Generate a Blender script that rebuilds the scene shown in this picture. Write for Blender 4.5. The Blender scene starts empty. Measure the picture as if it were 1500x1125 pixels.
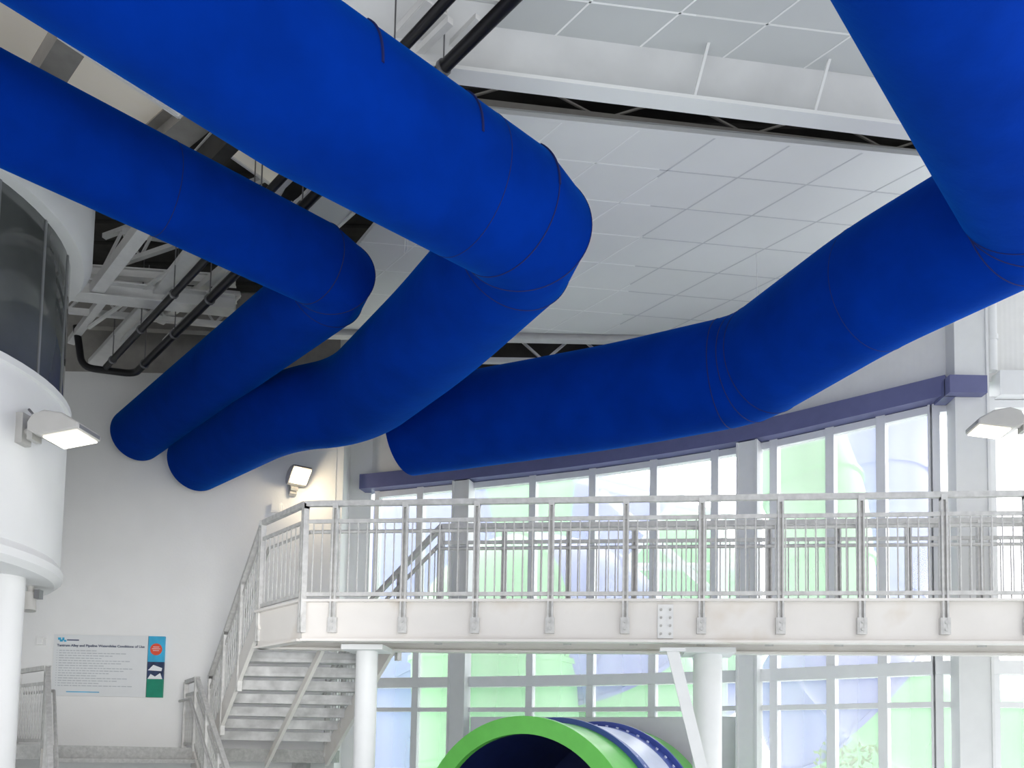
import bpy, math, random
import bmesh as bmm
from mathutils import Vector, Matrix
random.seed(4)
scene = bpy.context.scene
COL = scene.collection
V = Vector
# ------------------------------------------------------------------ camera
F = 1250.0; W = 1500.0; H = 1125.0
PITCH = math.radians(3.7); ROLL = math.radians(1.1); SH = 461.0
EYE = V((0, 0, 1.6))
R = (Matrix.Rotation(math.pi/2 + PITCH, 3, 'X') @ Matrix.Rotation(ROLL, 3, 'Z'))
cd = bpy.data.cameras.new('camera'); cam = bpy.data.objects.new('camera', cd); COL.objects.link(cam)
cd.sensor_width = 36; cd.lens = 36*F/W; cd.shift_y = SH/W; cd.clip_end = 300
cam.matrix_world = Matrix.Translation(EYE) @ R.to_4x4()
scene.camera = cam
scene.view_settings.view_transform = 'Standard'

def ray(px, py): return R @ V(((px-W/2)/F, (H/2-py+SH)/F, -1))
def P(px, py, Y=None, z=None):
    d = ray(px, py)
    t = (Y-EYE.y)/d.y if Y is not None else (z-EYE.z)/d.z
    return EYE + d*t
# ------------------------------------------------------------------ materials
def mat(name, col, rough=.6, metal=0, noise=.05, scale=6, bump=0, bscale=30, emit=None, estr=0, spec=.4, sheen=0, col2=None):
    m = bpy.data.materials.new(name); m.use_nodes = True
    nt = m.node_tree; b = nt.nodes['Principled BSDF']
    b.inputs['Roughness'].default_value = rough; b.inputs['Metallic'].default_value = metal
    b.inputs['Specular IOR Level'].default_value = spec
    tc = nt.nodes.new('ShaderNodeTexCoord')
    n = nt.nodes.new('ShaderNodeTexNoise'); n.inputs['Scale'].default_value = scale; n.inputs['Detail'].default_value = 4
    nt.links.new(tc.outputs['Object'], n.inputs['Vector'])
    r = nt.nodes.new('ShaderNodeValToRGB')
    r.color_ramp.elements[0].position = .3; r.color_ramp.elements[1].position = .7
    r.color_ramp.elements[0].color = tuple(c*(1-noise) for c in col)+(1,)
    r.color_ramp.elements[1].color = tuple(min(1, c*(1+noise)) for c in col)+(1,)
    if col2:
        r.color_ramp.elements[1].position = .62; e = r.color_ramp.elements.new(.76); e.color = col2+(1,)
    nt.links.new(n.outputs['Fac'], r.inputs['Fac']); nt.links.new(r.outputs['Color'], b.inputs['Base Color'])
    if bump:
        n2 = nt.nodes.new('ShaderNodeTexNoise'); n2.inputs['Scale'].default_value = bscale; n2.inputs['Detail'].default_value = 5
        nt.links.new(tc.outputs['Object'], n2.inputs['Vector'])
        bp = nt.nodes.new('ShaderNodeBump'); bp.inputs['Strength'].default_value = bump; bp.inputs['Distance'].default_value = .05
        nt.links.new(n2.outputs['Fac'], bp.inputs['Height']); nt.links.new(bp.outputs['Normal'], b.inputs['Normal'])
    if emit:
        b.inputs['Emission Color'].default_value = emit+(1,); b.inputs['Emission Strength'].default_value = estr
    if sheen:
        b.inputs['Sheen Weight'].default_value = sheen; b.inputs['Sheen Tint'].default_value = (.0, .28, 1, 1); b.inputs['Sheen Roughness'].default_value = .35
    return m
M = {}
M['wall'] = mat('white_wall', (.90, .90, .89), .7, noise=.02, scale=1.5, bump=.05)
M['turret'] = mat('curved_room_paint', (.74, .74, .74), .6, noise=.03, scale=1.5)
M['ceil'] = mat('ceiling_panel', (.85, .86, .85), .75, noise=.03, scale=.8)
M['ceil2'] = mat('darkened_ceiling_panel', (.60, .62, .62), .75, noise=.04, scale=.8)  # darker copy of the ceiling panel, offsets strong light from the front opening
M['tbar'] = mat('lit_ceiling_joint', (.97, .98, .97), .5, noise=.01)  # near-white tone puts the look of lit bars into the colour
M['tgrey'] = mat('grey_ceiling_joint', (.66, .67, .68), .5, noise=.01)  # same joints without the painted lit white
M['dark'] = mat('dark_roof', (.05, .048, .045), .9, noise=.3, scale=3)
M['cream'] = mat('glowing_cream_panel', (.95, .91, .83), .7, noise=.02, emit=(1, .93, .8), estr=.12)  # faint emission stands in for light falling on the panels
M['beam'] = mat('painted_steel', (.76, .76, .75), .5, noise=.05)
M['girder'] = mat('girder_paint', (.68, .69, .69), .5, noise=.07, scale=2)
M['grey'] = mat('grey_beam', (.36, .345, .32), .6, noise=.1)
M['black'] = mat('black_pipe', (.012, .012, .014), .35, noise=.1)
M['blue'] = mat('blue_fabric', (.0, .0225, .238), .95, noise=.12, scale=2.2, bump=.26, bscale=2.6, spec=.03, sheen=.24)
M['seam'] = mat('seam_thread', (.0, .006, .09), .8)
M['galv'] = mat('galvanised_steel', (.60, .595, .58), .5, metal=.1, noise=.14, scale=14)
M['fascia'] = mat('fascia_paint', (.76, .73, .695), .55, noise=.04, scale=1.3, col2=(.70, .64, .57))
M['column'] = mat('column_paint', (.76, .77, .77), .45, noise=.02)
M['header'] = mat('slate_header', (.135, .145, .29), .4, noise=.06)
M['frame'] = mat('window_frame', (.80, .81, .82), .4, noise=.02)
M['concrete'] = mat('concrete', (.42, .42, .41), .85, noise=.15, scale=20, bump=.2)
M['tread'] = mat('tread_steel', (.56, .56, .56), .5, noise=.28, scale=5)
M['green'] = mat('green_fibreglass', (.14, .55, .09), .3, noise=.05)
M['sblue'] = mat('blue_fibreglass', (.07, .11, .42), .3, noise=.05)
M['lilac'] = mat('pale_gelcoat', (.66, .70, .90), .3, noise=.05)
M['ogreen'] = mat('washed_out_green', (.30, .70, .32), .4, noise=.06, scale=1)  # overexposed daylight paleness is put into the green
M['oblue'] = mat('washed_out_blue', (.28, .31, .66), .4, noise=.06, scale=1)  # overexposed daylight paleness is put into the blue
M['inner'] = mat('tube_interior_shade', (.012, .02, .09), .3, noise=.2)  # near-black colour paints the shade inside the tube
M['lamp'] = mat('lamp_housing', (.46, .45, .43), .45, noise=.04)
M['lens'] = mat('lamp_lens', (.95, .95, .9), .3, emit=(1, .92, .76), estr=2.2)
M['lensw'] = mat('warm_lens', (1, .85, .6), .3, emit=(1, .78, .48), estr=14)
M['bolt'] = mat('bolt_steel', (.25, .25, .26), .4, metal=.6)
M['pbolt'] = mat('painted_bolt', (.42, .41, .39), .5)
M['sign'] = mat('sign_white', (.80, .82, .83), .35, noise=.01)
M['ink'] = mat('ink', (.10, .12, .2), .6)
M['inkg'] = mat('faint_ink', (.50, .53, .56), .6)
M['sky'] = mat('sign_cyan', (.05, .42, .68), .4, noise=.25, scale=3)
M['red'] = mat('sign_red', (.78, .10, .05), .4)
M['sgreen'] = mat('sign_green', (.01, .26, .16), .4, noise=.1)
M['snow'] = mat('sign_snow', (.85, .88, .9), .4)
M['navy'] = mat('sign_navy', (.03, .05, .12), .4, noise=.4, scale=8)
M['floor'] = mat('pool_floor', (.70, .74, .75), .5, noise=.05)
M['ground'] = mat('paving', (.7, .7, .68), .9, noise=.1)
M['leaf'] = mat('leaves', (.22, .38, .12), .7, noise=.4, scale=6)
M['bark'] = mat('bark', (.18, .12, .08), .9)
M['tint'] = mat('tinted_glass', (.085, .092, .09), .05, noise=.3, scale=1, spec=1.0)
M['mull'] = mat('metal_mullion', (.22, .225, .23), .4)
def glassmat():
    m = bpy.data.materials.new('window_glass'); m.use_nodes = True; nt = m.node_tree
    out = nt.nodes['Material Output']; nt.nodes.remove(nt.nodes['Principled BSDF'])
    t = nt.nodes.new('ShaderNodeBsdfTransparent'); t.inputs[0].default_value = (.98, .98, 1, 1)
    g = nt.nodes.new('ShaderNodeBsdfTranslucent'); g.inputs[0].default_value = (1, 1, 1, 1)
    n = nt.nodes.new('ShaderNodeTexNoise'); n.inputs['Scale'].default_value = .6
    mr = nt.nodes.new('ShaderNodeMapRange'); mr.inputs['To Min'].default_value = .14; mr.inputs['To Max'].default_value = .40  # milky translucent share imitates the haze of overexposed daylight
    nt.links.new(n.outputs['Fac'], mr.inputs['Value'])
    mx = nt.nodes.new('ShaderNodeMixShader'); nt.links.new(mr.outputs[0], mx.inputs[0])
    nt.links.new(t.outputs[0], mx.inputs[1]); nt.links.new(g.outputs[0], mx.inputs[2])
    nt.links.new(mx.outputs[0], out.inputs['Surface']); return m
M['glass'] = glassmat()
def ribmat():
    m = mat('ribbed_cladding', (.82, .82, .81), .5, noise=.02); nt = m.node_tree; b = nt.nodes['Principled BSDF']
    tc = nt.nodes.new('ShaderNodeTexCoord'); w = nt.nodes.new('ShaderNodeTexWave'); w.inputs['Scale'].default_value = 5
    nt.links.new(tc.outputs['Object'], w.inputs['Vector'])
    bp = nt.nodes.new('ShaderNodeBump'); bp.inputs['Strength'].default_value = .10; bp.inputs['Distance'].default_value = .01
    nt.links.new(w.outputs['Color'], bp.inputs['Height']); nt.links.new(bp.outputs['Normal'], b.inputs['Normal']); return m
M['rib'] = ribmat()
# ------------------------------------------------------------------ mesh builder
class MB:
    def __init__(s): s.v = []; s.f = []; s.m = []; s.cur = 0
    def add(s, vs, fs):
        o = len(s.v); s.v += [V(x) for x in vs]
        for f in fs: s.f.append([i+o for i in f]); s.m.append(s.cur)
        return s
    def obox(s, c, ax, ay, az):      # centre and half-axis vectors
        c = V(c); vs = []
        for k in (-1, 1):
            for j in (-1, 1):
                for i in (-1, 1): vs.append(c+V(ax)*i+V(ay)*j+V(az)*k)
        return s.add(vs, [(0,2,3,1),(4,5,7,6),(0,1,5,4),(2,6,7,3),(0,4,6,2),(1,3,7,5)])
    def box(s, a, b):
        a = V(a); b = V(b); c = (a+b)/2; h = (b-a)/2
        return s.obox(c, (h.x,0,0), (0,h.y,0), (0,0,h.z))
    def bar(s, p, q, w, h, up=(0,0,1)):
        p = V(p); q = V(q); d = (q-p); L = d.length/2; d = d.normalized()
        side = d.cross(V(up))
        if side.length < 1e-4: side = V((1,0,0))
        side.normalize(); u = side.cross(d)
        return s.obox((p+q)/2, d*L, side*w/2, u*h/2)
    def prism(s, poly, dz):
        n = len(poly); vs = [V(p) for p in poly]+[V(p)+V(dz) for p in poly]
        fs = [list(range(n))[::-1], list(range(n, 2*n))]+[(i, (i+1)%n, (i+1)%n+n, i+n) for i in range(n)]
        return s.add(vs, fs)
    def tube(s, pts, r, n=16, caps=True, closed=False):
        pts = [V(p) for p in pts]; N = len(pts)
        rs = r if isinstance(r, (list, tuple)) else [r]*N
        def tan(i):
            a = pts[i-1] if (i > 0 or closed) else pts[i]; b = pts[(i+1) % N] if (i < N-1 or closed) else pts[i]
            return (b-a).normalized()
        t0 = tan(0); u = t0.cross(V((0,0,1)))
        if u.length < 1e-3: u = t0.cross(V((1,0,0)))
        u.normalize(); vs = []; t = t0
        for i in range(N):
            t2 = tan(i); q = t.rotation_difference(t2); u = q @ u; u = (u-t2*u.dot(t2)).normalized(); t = t2
            w = t.cross(u)
            for k in range(n):
                a = 2*math.pi*k/n; vs.append(pts[i]+(u*math.cos(a)+w*math.sin(a))*rs[i])
        fs = []
        for i in range(N if closed else N-1):
            j = (i+1) % N
            for k in range(n): fs.append((i*n+k, i*n+(k+1)%n, j*n+(k+1)%n, j*n+k))
        if caps and not closed: fs.append(list(range(n))[::-1]); fs.append([(N-1)*n+k for k in range(n)])
        return s.add(vs, fs)
    def cyl(s, p, q, r, n=20, r2=None): return s.tube([p, q], [r, r2 if r2 is not None else r], n)
    def lathe(s, c, prof, n=48):
        vs = []
        for (r, z) in prof:
            for k in range(n):
                a = 2*math.pi*k/n; vs.append((c[0]+r*math.cos(a), c[1]+r*math.sin(a), z))
        fs = []
        for i in range(len(prof)-1):
            for k in range(n):
                k2 = (k+1) % n; fs.append((i*n+k, i*n+k2, (i+1)*n+k2, (i+1)*n+k))
        return s.add(vs, fs)
    def build(s, name, mats, parent=None, smooth=False, loc=None, ang=38):
        if not isinstance(mats, (list, tuple)): mats = [mats]
        o0 = V((0,0,0))
        if parent is not None: o0 = wloc(parent)
        L = V(loc) if loc is not None else o0
        me = bpy.data.meshes.new(name); me.from_pydata([tuple(v-L) for v in s.v], [], s.f)
        for m in mats: me.materials.append(m)
        for p, mi in zip(me.polygons, s.m): p.material_index = mi; p.use_smooth = smooth
        b = bmm.new(); b.from_mesh(me); bmm.ops.recalc_face_normals(b, faces=b.faces); b.to_mesh(me); b.free()
        if smooth: me.set_sharp_from_angle(angle=math.radians(ang))
        o = bpy.data.objects.new(name, me); COL.objects.link(o)
        if parent is not None: o.parent = parent; o.location = L-o0
        else: o.location = L
        return o
    def build_raw(s, name, m, parent):       # mesh kept in its own space, origin at the base
        me = bpy.data.meshes.new(name); me.from_pydata([tuple(v) for v in s.v], [], s.f); me.materials.append(m)
        b = bmm.new(); b.from_mesh(me); bmm.ops.recalc_face_normals(b, faces=b.faces); b.to_mesh(me); b.free()
        o = bpy.data.objects.new(name, me); COL.objects.link(o); o.parent = parent; return o
def wloc(o):
    l = V(o.location)
    while o.parent: o = o.parent; l += V(o.location)
    return l
def tag(o, label, cat, group=None, kind=None):
    o['label'] = label; o['category'] = cat
    if group: o['group'] = group
    if kind: o['kind'] = kind
    return o
def thing(name, label, cat, loc, group=None):
    o = bpy.data.objects.new(name, None); COL.objects.link(o); o.location = V(loc); o.empty_display_size = .2
    return tag(o, label, cat, group)
def struct(o): o['kind'] = 'structure'; return o
def inst(src, name, parent, wpos, rotz=None):
    c = src.copy(); c.name = name; COL.objects.link(c); c.parent = parent; c.location = V(wpos)-wloc(parent)
    if rotz is not None: c.rotation_euler = (0, 0, rotz)
    return c
def fillet(pts, rad, cuts, n=10):
    out = [V(pts[0])]; rr = [rad[0]]; joints = []
    for i in range(1, len(pts)-1):
        p = V(pts[i]); a = V(pts[i-1])-p; b = V(pts[i+1])-p; c = cuts[i-1]
        m = n[i-1] if isinstance(n, (list, tuple)) else n
        if m == 0:
            out.append(p); rr.append(rad[i]); continue
        ca = min(c, a.length*.48); cb = min(c, b.length*.48)
        A = p+a.normalized()*ca; B = p+b.normalized()*cb
        ra = rad[i]+(rad[i-1]-rad[i])*ca/a.length; rb = rad[i]+(rad[i+1]-rad[i])*cb/b.length
        for k in range(m+1):
            t = k/m
            if m <= 3: joints.append(len(out))
            out.append(A*(1-t)**2+p*2*t*(1-t)+B*t*t); rr.append(ra*(1-t)+rb*t)
    out.append(V(pts[-1])); rr.append(rad[-1]); fillet.joints = joints; return out, rr
def catmull(pts, n=8):
    pts = [V(p) for p in pts]; e = [pts[0]*2-pts[1]]+pts+[pts[-1]*2-pts[-2]]; o = []
    for i in range(1, len(e)-2):
        for k in range(n):
            t = k/n; a, b, c, d = e[i-1], e[i], e[i+1], e[i+2]
            o.append(.5*((2*b)+(c-a)*t+(2*a-5*b+4*c-d)*t*t+(3*b-a-3*c+d)*t**3))
    o.append(pts[-1]); return o
FLOOR = -1.2
ZD = 3.35                      # walkway deck level
ZC = 8.0                       # ceiling panels
ROOF = 9.5
# ------------------------------------------------------------------ window wall curve
ZH = 6.3
hp = [(500, 716), (560, 710), (700, 696), (880, 675), (1100, 640), (1250, 607), (1392, 574)]
curve = catmull([P(x, y, z=ZH) for x, y in hp], 6)
curve = [V((p.x, p.y, 0)) for p in curve]
cend = curve[-1]
curve_r = [cend, V((cend.x+.5, cend.y-.05, 0)), V((12, cend.y-.3, 0))]
full = curve+curve_r[1:]
def wallpt(px, off=0):
    d = ray(px, 850); d = V((d.x, d.y)); best = None
    for a, b in zip(full[:-1], full[1:]):
        e = V((b.x-a.x, b.y-a.y)); den = d.x*e.y-d.y*e.x
        if abs(den) < 1e-9: continue
        t = (a.x*e.y-a.y*e.x)/den; s = (a.x*d.y-a.y*d.x)/den
        if -.001 <= s <= 1.001 and t > 0:
            e.normalize(); nrm = V((e.y, -e.x)); 
            if nrm.y > 0: nrm = -nrm
            best = (V((d.x*t+nrm.x*off, d.y*t+nrm.y*off, 0)), V((e.x, e.y, 0)), V((nrm.x, nrm.y, 0)))
    return best
def strip(mb, pts, z0, z1, off, th):
    ns = []
    for i in range(len(pts)):
        a = pts[max(0, i-1)]; b = pts[min(len(pts)-1, i+1)]; e = (b-a).normalized(); n = V((e.y, -e.x, 0))
        if n.y > 0: n = -n
        ns.append(n)
    A = [p+n*off for p, n in zip(pts, ns)]; B = [p+n*(off-th) for p, n in zip(pts, ns)]; k = len(pts)
    vs = []
    for p, q in zip(A, B): vs += [(p.x, p.y, z0), (p.x, p.y, z1), (q.x, q.y, z1), (q.x, q.y, z0)]
    fs = []
    for i in range(k-1):
        for j in range(4): fs.append((i*4+j, i*4+(j+1)%4, (i+1)*4+(j+1)%4, (i+1)*4+j))
    fs += [(0,1,2,3), ((k-1)*4+3, (k-1)*4+2, (k-1)*4+1, (k-1)*4)]
    mb.add(vs, fs)
BW = 14.25                     # back wall
ZT = 7.95                      # top of the white walls
xl = P(492, 700, Y=BW).x
mb = MB(); mb.box((-10, BW, FLOOR), (xl, BW+.25, ZT+.05)); struct(mb.build('wall_back', M['wall']))
mb = MB(); mb.box((-10, BW, ZT+.05), (xl, BW+.25, ROOF)); struct(mb.build('wall_shade_back', M['grey']))  # grey strip over the back wall paints the shade under the roof
c0 = wallpt(540)[0]
mb = MB(); mb.box((xl-.02, BW+.02, FLOOR), (xl+.12, c0.y+.35, ROOF)); mb.box((xl, c0.y, FLOOR), (c0.x, c0.y+.3, ROOF))
struct(mb.build('wall_return', M['wall']))
mb = MB(); mb.box((-10.2, 7, FLOOR), (-9.95, BW+.2, ROOF)); struct(mb.build('wall_left', M['wall']))
cv = [c0]+[p for p in full if p.x > c0.x+.05]
cva = [p for p in cv if p.x < 4.2]; cvb = [p for p in cv if p.x >= cva[-1].x-.001]
mb = MB(); strip(mb, cv, ZH+.12, ZT, 0, .2); struct(mb.build('wall_window_upper', M['rib'], smooth=True))
mb = MB(); strip(mb, cva, ZT, ROOF, 0, .2); struct(mb.build('wall_shade_curved', M['dark'], smooth=True))  # dark strip over the curved wall paints the shade in the roof gap
mb = MB(); strip(mb, cvb, ZT, ROOF, 0, .2); struct(mb.build('wall_window_top', M['rib'], smooth=True))
# header band
ch = [V((c0.x-.1, c0.y+.02, 0))]+[p for p in curve if p.x > c0.x+.05]
mb = MB(); strip(mb, ch, ZH-.13, ZH+.13, .26, .34); mb.box((cend.x-.20, cend.y-.38, ZH-.17), (cend.x+.26, cend.y-.24, ZH+.05)); mb.box((cend.x-.20, cend.y-.26, ZH-.17), (cend.x-.05, cend.y+.02, ZH+.05))
struct(mb.build('trim_1', M['header'], smooth=True))
mb = MB(); strip(mb, curve_r[1:], ZH-.13, ZH+.18, .2, .3); struct(mb.build('trim_2', M['frame']))
# floor / ground
mb = MB(); mb.box((-14, -12, FLOOR-.2), (14, 16, FLOOR)); struct(mb.build('floor', M['floor']))
mb = MB(); mb.box((-40, 16, FLOOR-.3), (40, 60, FLOOR-.05)); struct(mb.build('ground', M['ground']))
# spandrel below glass
a = wallpt(695); b = wallpt(1085)
mid = [p for p in curve if a[0].x < p.x < b[0].x]
mb = MB(); strip(mb, [a[0]]+mid+[b[0]], FLOOR, 2.2, .04, .1); struct(mb.build('wall_spandrel', M['frame'], smooth=True))
# windows: one per bay between mullions
mull = [548, 612, 682, 777, 865, 955, 1045, 1132, 1215, 1290, 1367, 1447, 1530, 1640]
ends = [wallpt(x) for x in mull]
for i in range(len(mull)-1):
    A, B = ends[i][0], ends[i+1][0]; e = (B-A).normalized(); n = V((e.y, -e.x, 0)); n = n if n.y < 0 else -n
    zb = 2.2 if 682 <= mull[i] and mull[i+1] <= 1045 else FLOOR
    root = bpy.data.objects.new('window_%d' % (i+1), None); COL.objects.link(root); root.location = (A.x, A.y, zb); struct(root)
    f = MB()
    w = .045
    f.obox(A+e*w+V((0,0,(zb+ZH-.1)/2)), e*w, n*.07, V((0,0,(ZH-.1-zb)/2)))
    f.obox(B-e*w*.3+V((0,0,(zb+ZH-.1)/2)), e*w*.3, n*.07, V((0,0,(ZH-.1-zb)/2)))
    Lh = (B-A).length/2; c = (A+B)/2
    f.obox(c+V((0,0,ZH-.19)), e*Lh, n*.06, V((0,0,.05)))
    f.obox(c+V((0,0,2.78)), e*Lh, n*.10, V((0,0,.085)))
    f.obox(c+V((0,0,2.32)), e*Lh, n*.06, V((0,0,.035)))
    if zb < 0: f.obox(c+V((0,0,.9)), e*Lh, n*.06, V((0,0,.035)))
    f.build('window_frame', M['frame'], root)
    g = MB(); a1 = A+e*.05; b1 = B-e*.03
    g.add([(a1.x,a1.y,zb),(b1.x,b1.y,zb),(b1.x,b1.y,ZH-.1),(a1.x,a1.y,ZH-.1)], [(0,1,2,3)])
    g.build('glass_pane', M['glass'], root)
# columns by the window wall
for px, wd, top, off, lab in ((681, .30, ZH-.15, .14, 'slim square white steel column by the curved glazing, the one nearest the staircase'),
                    (1102, .30, ZH-.15, .14, 'square white steel column at the middle of the curved glazing'),
                    (1416, .40, ROOF-.05, .11, 'broad white column at the right corner of the glazing, rising past the slate band')):
    p, e, n = wallpt(px, off)
    t = thing('steel_column', lab, 'column', (p.x, p.y, FLOOR), 'columns along the window wall')
    k = MB(); k.obox((p.x, p.y, (FLOOR+top)/2), e*wd/2, n*.11, V((0,0,(top-FLOOR)/2))); 
    k.build('shaft', M['column'], t)
    k = MB()
    for s in (-1, 1): k.obox(V((p.x, p.y, (FLOOR+top)/2))+e*s*(wd/2-.012), e*.016, n*.13, V((0,0,(top-FLOOR)/2)))
    k.build('flange', M['column'], t)
    k = MB(); k.obox((p.x, p.y, FLOOR+.015), e*(wd/2+.08), n*.22, V((0,0,.015))); k.build('base_plate', M['column'], t)
p, e, n = wallpt(1453, .12)
k = MB(); k.cyl((p.x, p.y, ZH+.2), (p.x, p.y, ROOF-.02), .055)
for z in (6.9, 7.8): k.cyl((p.x,p.y,z), (p.x,p.y,z+.06), .068)
tag(k.build('drain_pipe', M['frame'], smooth=True, loc=(p.x, p.y, ZH)), 'white vertical drain pipe beside the broad corner column above the band', 'pipe')
# ------------------------------------------------------------------ ceiling
def clip_line(p, d, poly):
    t0, t1 = -99, 99; n = len(poly)
    area = sum(poly[i][0]*poly[(i+1)%n][1]-poly[(i+1)%n][0]*poly[i][1] for i in range(n))
    for i in range(n):
        a = V(poly[i]); b = V(poly[(i+1)%n]); e = b-a; nn = V((-e.y, e.x)) * (1 if area > 0 else -1)
        den = nn.dot(d); num = nn.dot(a-p)
        if abs(den) < 1e-9:
            if nn.dot(p-a) < 0: return None
            continue
        t = num/den
        if den > 0: t0 = max(t0, t)
        else: t1 = min(t1, t)
    return (t0, t1) if t1 > t0 else None
DB = V((.993, .118)); DA = V((.627, -.779))
def field(name, poly, z, mats, xs=1.5):
    poly = [V((p[0], p[1])) for p in poly]
    mb = MB(); mb.prism([(p.x, p.y, z) for p in poly], (0, 0, .06))
    nb = V((-DB.y, DB.x)); org = V((0, 8.75))
    def put(p, d, w):
        c = clip_line(p, d, poly)
        if not c: return
        ts = (xs-p.x)/d.x; cuts = [c[0]]+([ts] if c[0] < ts < c[1] else [])+[c[1]]
        for s0, s1 in zip(cuts[:-1], cuts[1:]):
            q0 = p+d*s0; q1 = p+d*s1; mb.cur = 1 if (q0.x+q1.x)/2 < xs else 2  # joints coloured as lit left of the split, grey to the right
            mb.bar((q0.x, q0.y, z), (q1.x, q1.y, z), w, .006)
    for k in range(-20, 20): put(org+nb*(k*.61), DB, .016)
    for k in range(-30, 40): put(org+DB*(k*.80), DA, .016)
    return struct(mb.build(name, mats))
E0 = (690, 161); E1 = (1750, 268)
a = P(*E0, z=ZC); b = P(*E1, z=ZC)
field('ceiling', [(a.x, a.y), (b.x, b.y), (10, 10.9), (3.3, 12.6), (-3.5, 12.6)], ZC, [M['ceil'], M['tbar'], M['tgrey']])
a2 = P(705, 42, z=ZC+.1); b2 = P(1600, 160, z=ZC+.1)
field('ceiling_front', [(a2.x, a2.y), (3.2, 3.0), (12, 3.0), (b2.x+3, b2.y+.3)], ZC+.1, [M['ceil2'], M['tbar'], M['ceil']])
mb = MB(); mb.box((-10.2, 2.5, ROOF), (13, 16, ROOF+.2))
for k in range(22): mb.box((-10.2, 3+k*.55, ROOF-.06), (13, 3.2+k*.55, ROOF))
struct(mb.build('roof_deck', M['dark']))
# girder
g0 = P(640, 106, z=7.62); g1 = P(1345, 194, z=7.62); gd = (g1-g0).normalized(); gn = V((-gd.y, gd.x, 0))
GA = g0-gd*.9; GB = g0+gd*9.5
t = thing('roof_girder', 'deep white steel girder with slanted stiffeners between the two panelled ceiling fields', 'girder', GA)
k = MB(); k.bar(GA, GB, .18, .035); k.bar(GA+V((0,0,.62)), GB+V((0,0,.62)), .3, .03); k.build('flange', M['ceil'], t)
prof = [(.0, .0), (.05, .12), (.055, .3), (.0, .46), (-.12, .6)]
k = MB(); n_ = len(prof); vs = []
for q in (GA, GB):
    for (o, z) in prof: vs.append(q+gn*o+V((0,0,z)))
    for (o, z) in prof[::-1]: vs.append(q+gn*(o+.02)+V((0,0,z)))
m_ = 2*n_; k.add(vs, [tuple(range(m_))[::-1], tuple(range(m_, 2*m_))]+[(i, (i+1)%m_, (i+1)%m_+m_, i+m_) for i in range(m_)])
k.build('web', M['girder'], t, smooth=True)
for px, py in ((1016, 146), (1192, 168)):
    q = P(px, py, z=7.64); s = (q-g0).dot(gd); q = g0+gd*s; q.z = 7.64
    k = MB(); k.bar(q-gn*.03, q+gd*.12-gn*.16+V((0,0,.56)), .025, .04, up=gn); k.build('stiffener', M['ceil'], t)
def beam(name, label, cat, A, B, w, h, m, group=None, flange=True):
    A = V(A); B = V(B); t = thing(name, label, cat, A, group)
    k = MB(); k.bar(A, B, w*.25 if flange else w, h); k.build('web', m, t)
    if flange:
        k = MB(); 
        for s in (-1, 1): k.bar(A+V((0,0,s*h/2)), B+V((0,0,s*h/2)), w, .02)
        k.build('flange', m, t)
    return t
beam('edge_beam', 'long white edge beam closing the main panelled ceiling beside the curved wall', 'beam', (-3.6, 12.68, 7.98), (3.4, 12.68, 7.98), .14, .12, M['beam'])
e0 = P(*E0, z=ZC-.02); e1 = P(*E1, z=ZC-.02)
struct(MB().bar(e0, e1, .04, .05).build('trim_3', M['ceil']))
grp = 'steelwork in the open roof gaps'
B_ = [
 ('grey beige roof tube at top left passing behind the small cream panel', (150, -20), (50, 140), 8.5, .26, .25, 'grey', False),
 ('grey steel roof beam between the two left ducts, nearest the cream strip', (350, 110), (185, 250), 8.7, .30, .3, 'grey', True),
 ('pale roof beam between the two left ducts, next to the black pipes', (400, 120), (260, 275), 8.4, .16, .2, 'beam', True),
 ('round-edged white roof brace above the leftmost duct by the curved glass', (235, 300), (140, 425), 7.9, .15, .15, 'beam', False),
 ('wide white horizontal roof beam just right of the dark curved glass', (95, 422), (345, 448), 7.9, .26, .2, 'beam', True),
 ('second white roof beam right of the dark curved glass, higher and thinner', (100, 395), (345, 412), 8.3, .12, .12, 'beam', True),
 ('grey steel truss chord crossing behind the black pipe elbow', (110, 470), (330, 480), 8.6, .14, .2, 'grey', True),
 ('thin white strut meeting the wide beam near the black pipes', (330, 392), (235, 470), 8.2, .10, .1, 'beam', False),
 ('short white strut slanting from the curved glass to the wide roof beam', (104, 500), (165, 420), 8.1, .1, .1, 'beam', False),
 ('white roof beam crossing above the black pipes near the top edge', (500, -15), (700, 10), 8.6, .2, .2, 'beam', True),
 ('thin pale purlin across the dark gap behind the pair of pipes, upper', (180, 340), (420, 372), 8.8, .08, .1, 'beam', False),
 ('thin pale purlin across the dark gap behind the pair of pipes, lower', (120, 512), (330, 522), 8.5, .08, .1, 'beam', False),
 ('dark brown beam between the two left ducts left of the pipes', (385, 150), (285, 255), 8.2, .14, .3, 'dark', False),
 ('grey roof beam crossing behind the pipes at the top edge', (480, 60), (690, 75), 8.9, .16, .2, 'grey', True),
 ('thin white tie rod beside the wide roof beam above the pipe elbow', (130, 480), (300, 360), 8.0, .04, .04, 'beam', False),
 ('long thin white rail running between the two black pipes', (660, 30), (180, 500), 7.85, .06, .06, 'beam', False),
 ('long thin white rail running on the right side of the black pipes', (700, 25), (240, 500), 7.95, .05, .05, 'beam', False),
 ('pale grey pipe in the dark slot under the girder, running its length', (650, 150), (1400, 236), 8.5, .10, .10, 'grey', False),
]
for lab, p, q, z, w, h, m, fl in B_: beam('roof_beam', lab, 'beam', P(*p, z=z), P(*q, z=z), w, h, M[m], grp, fl)
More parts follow.
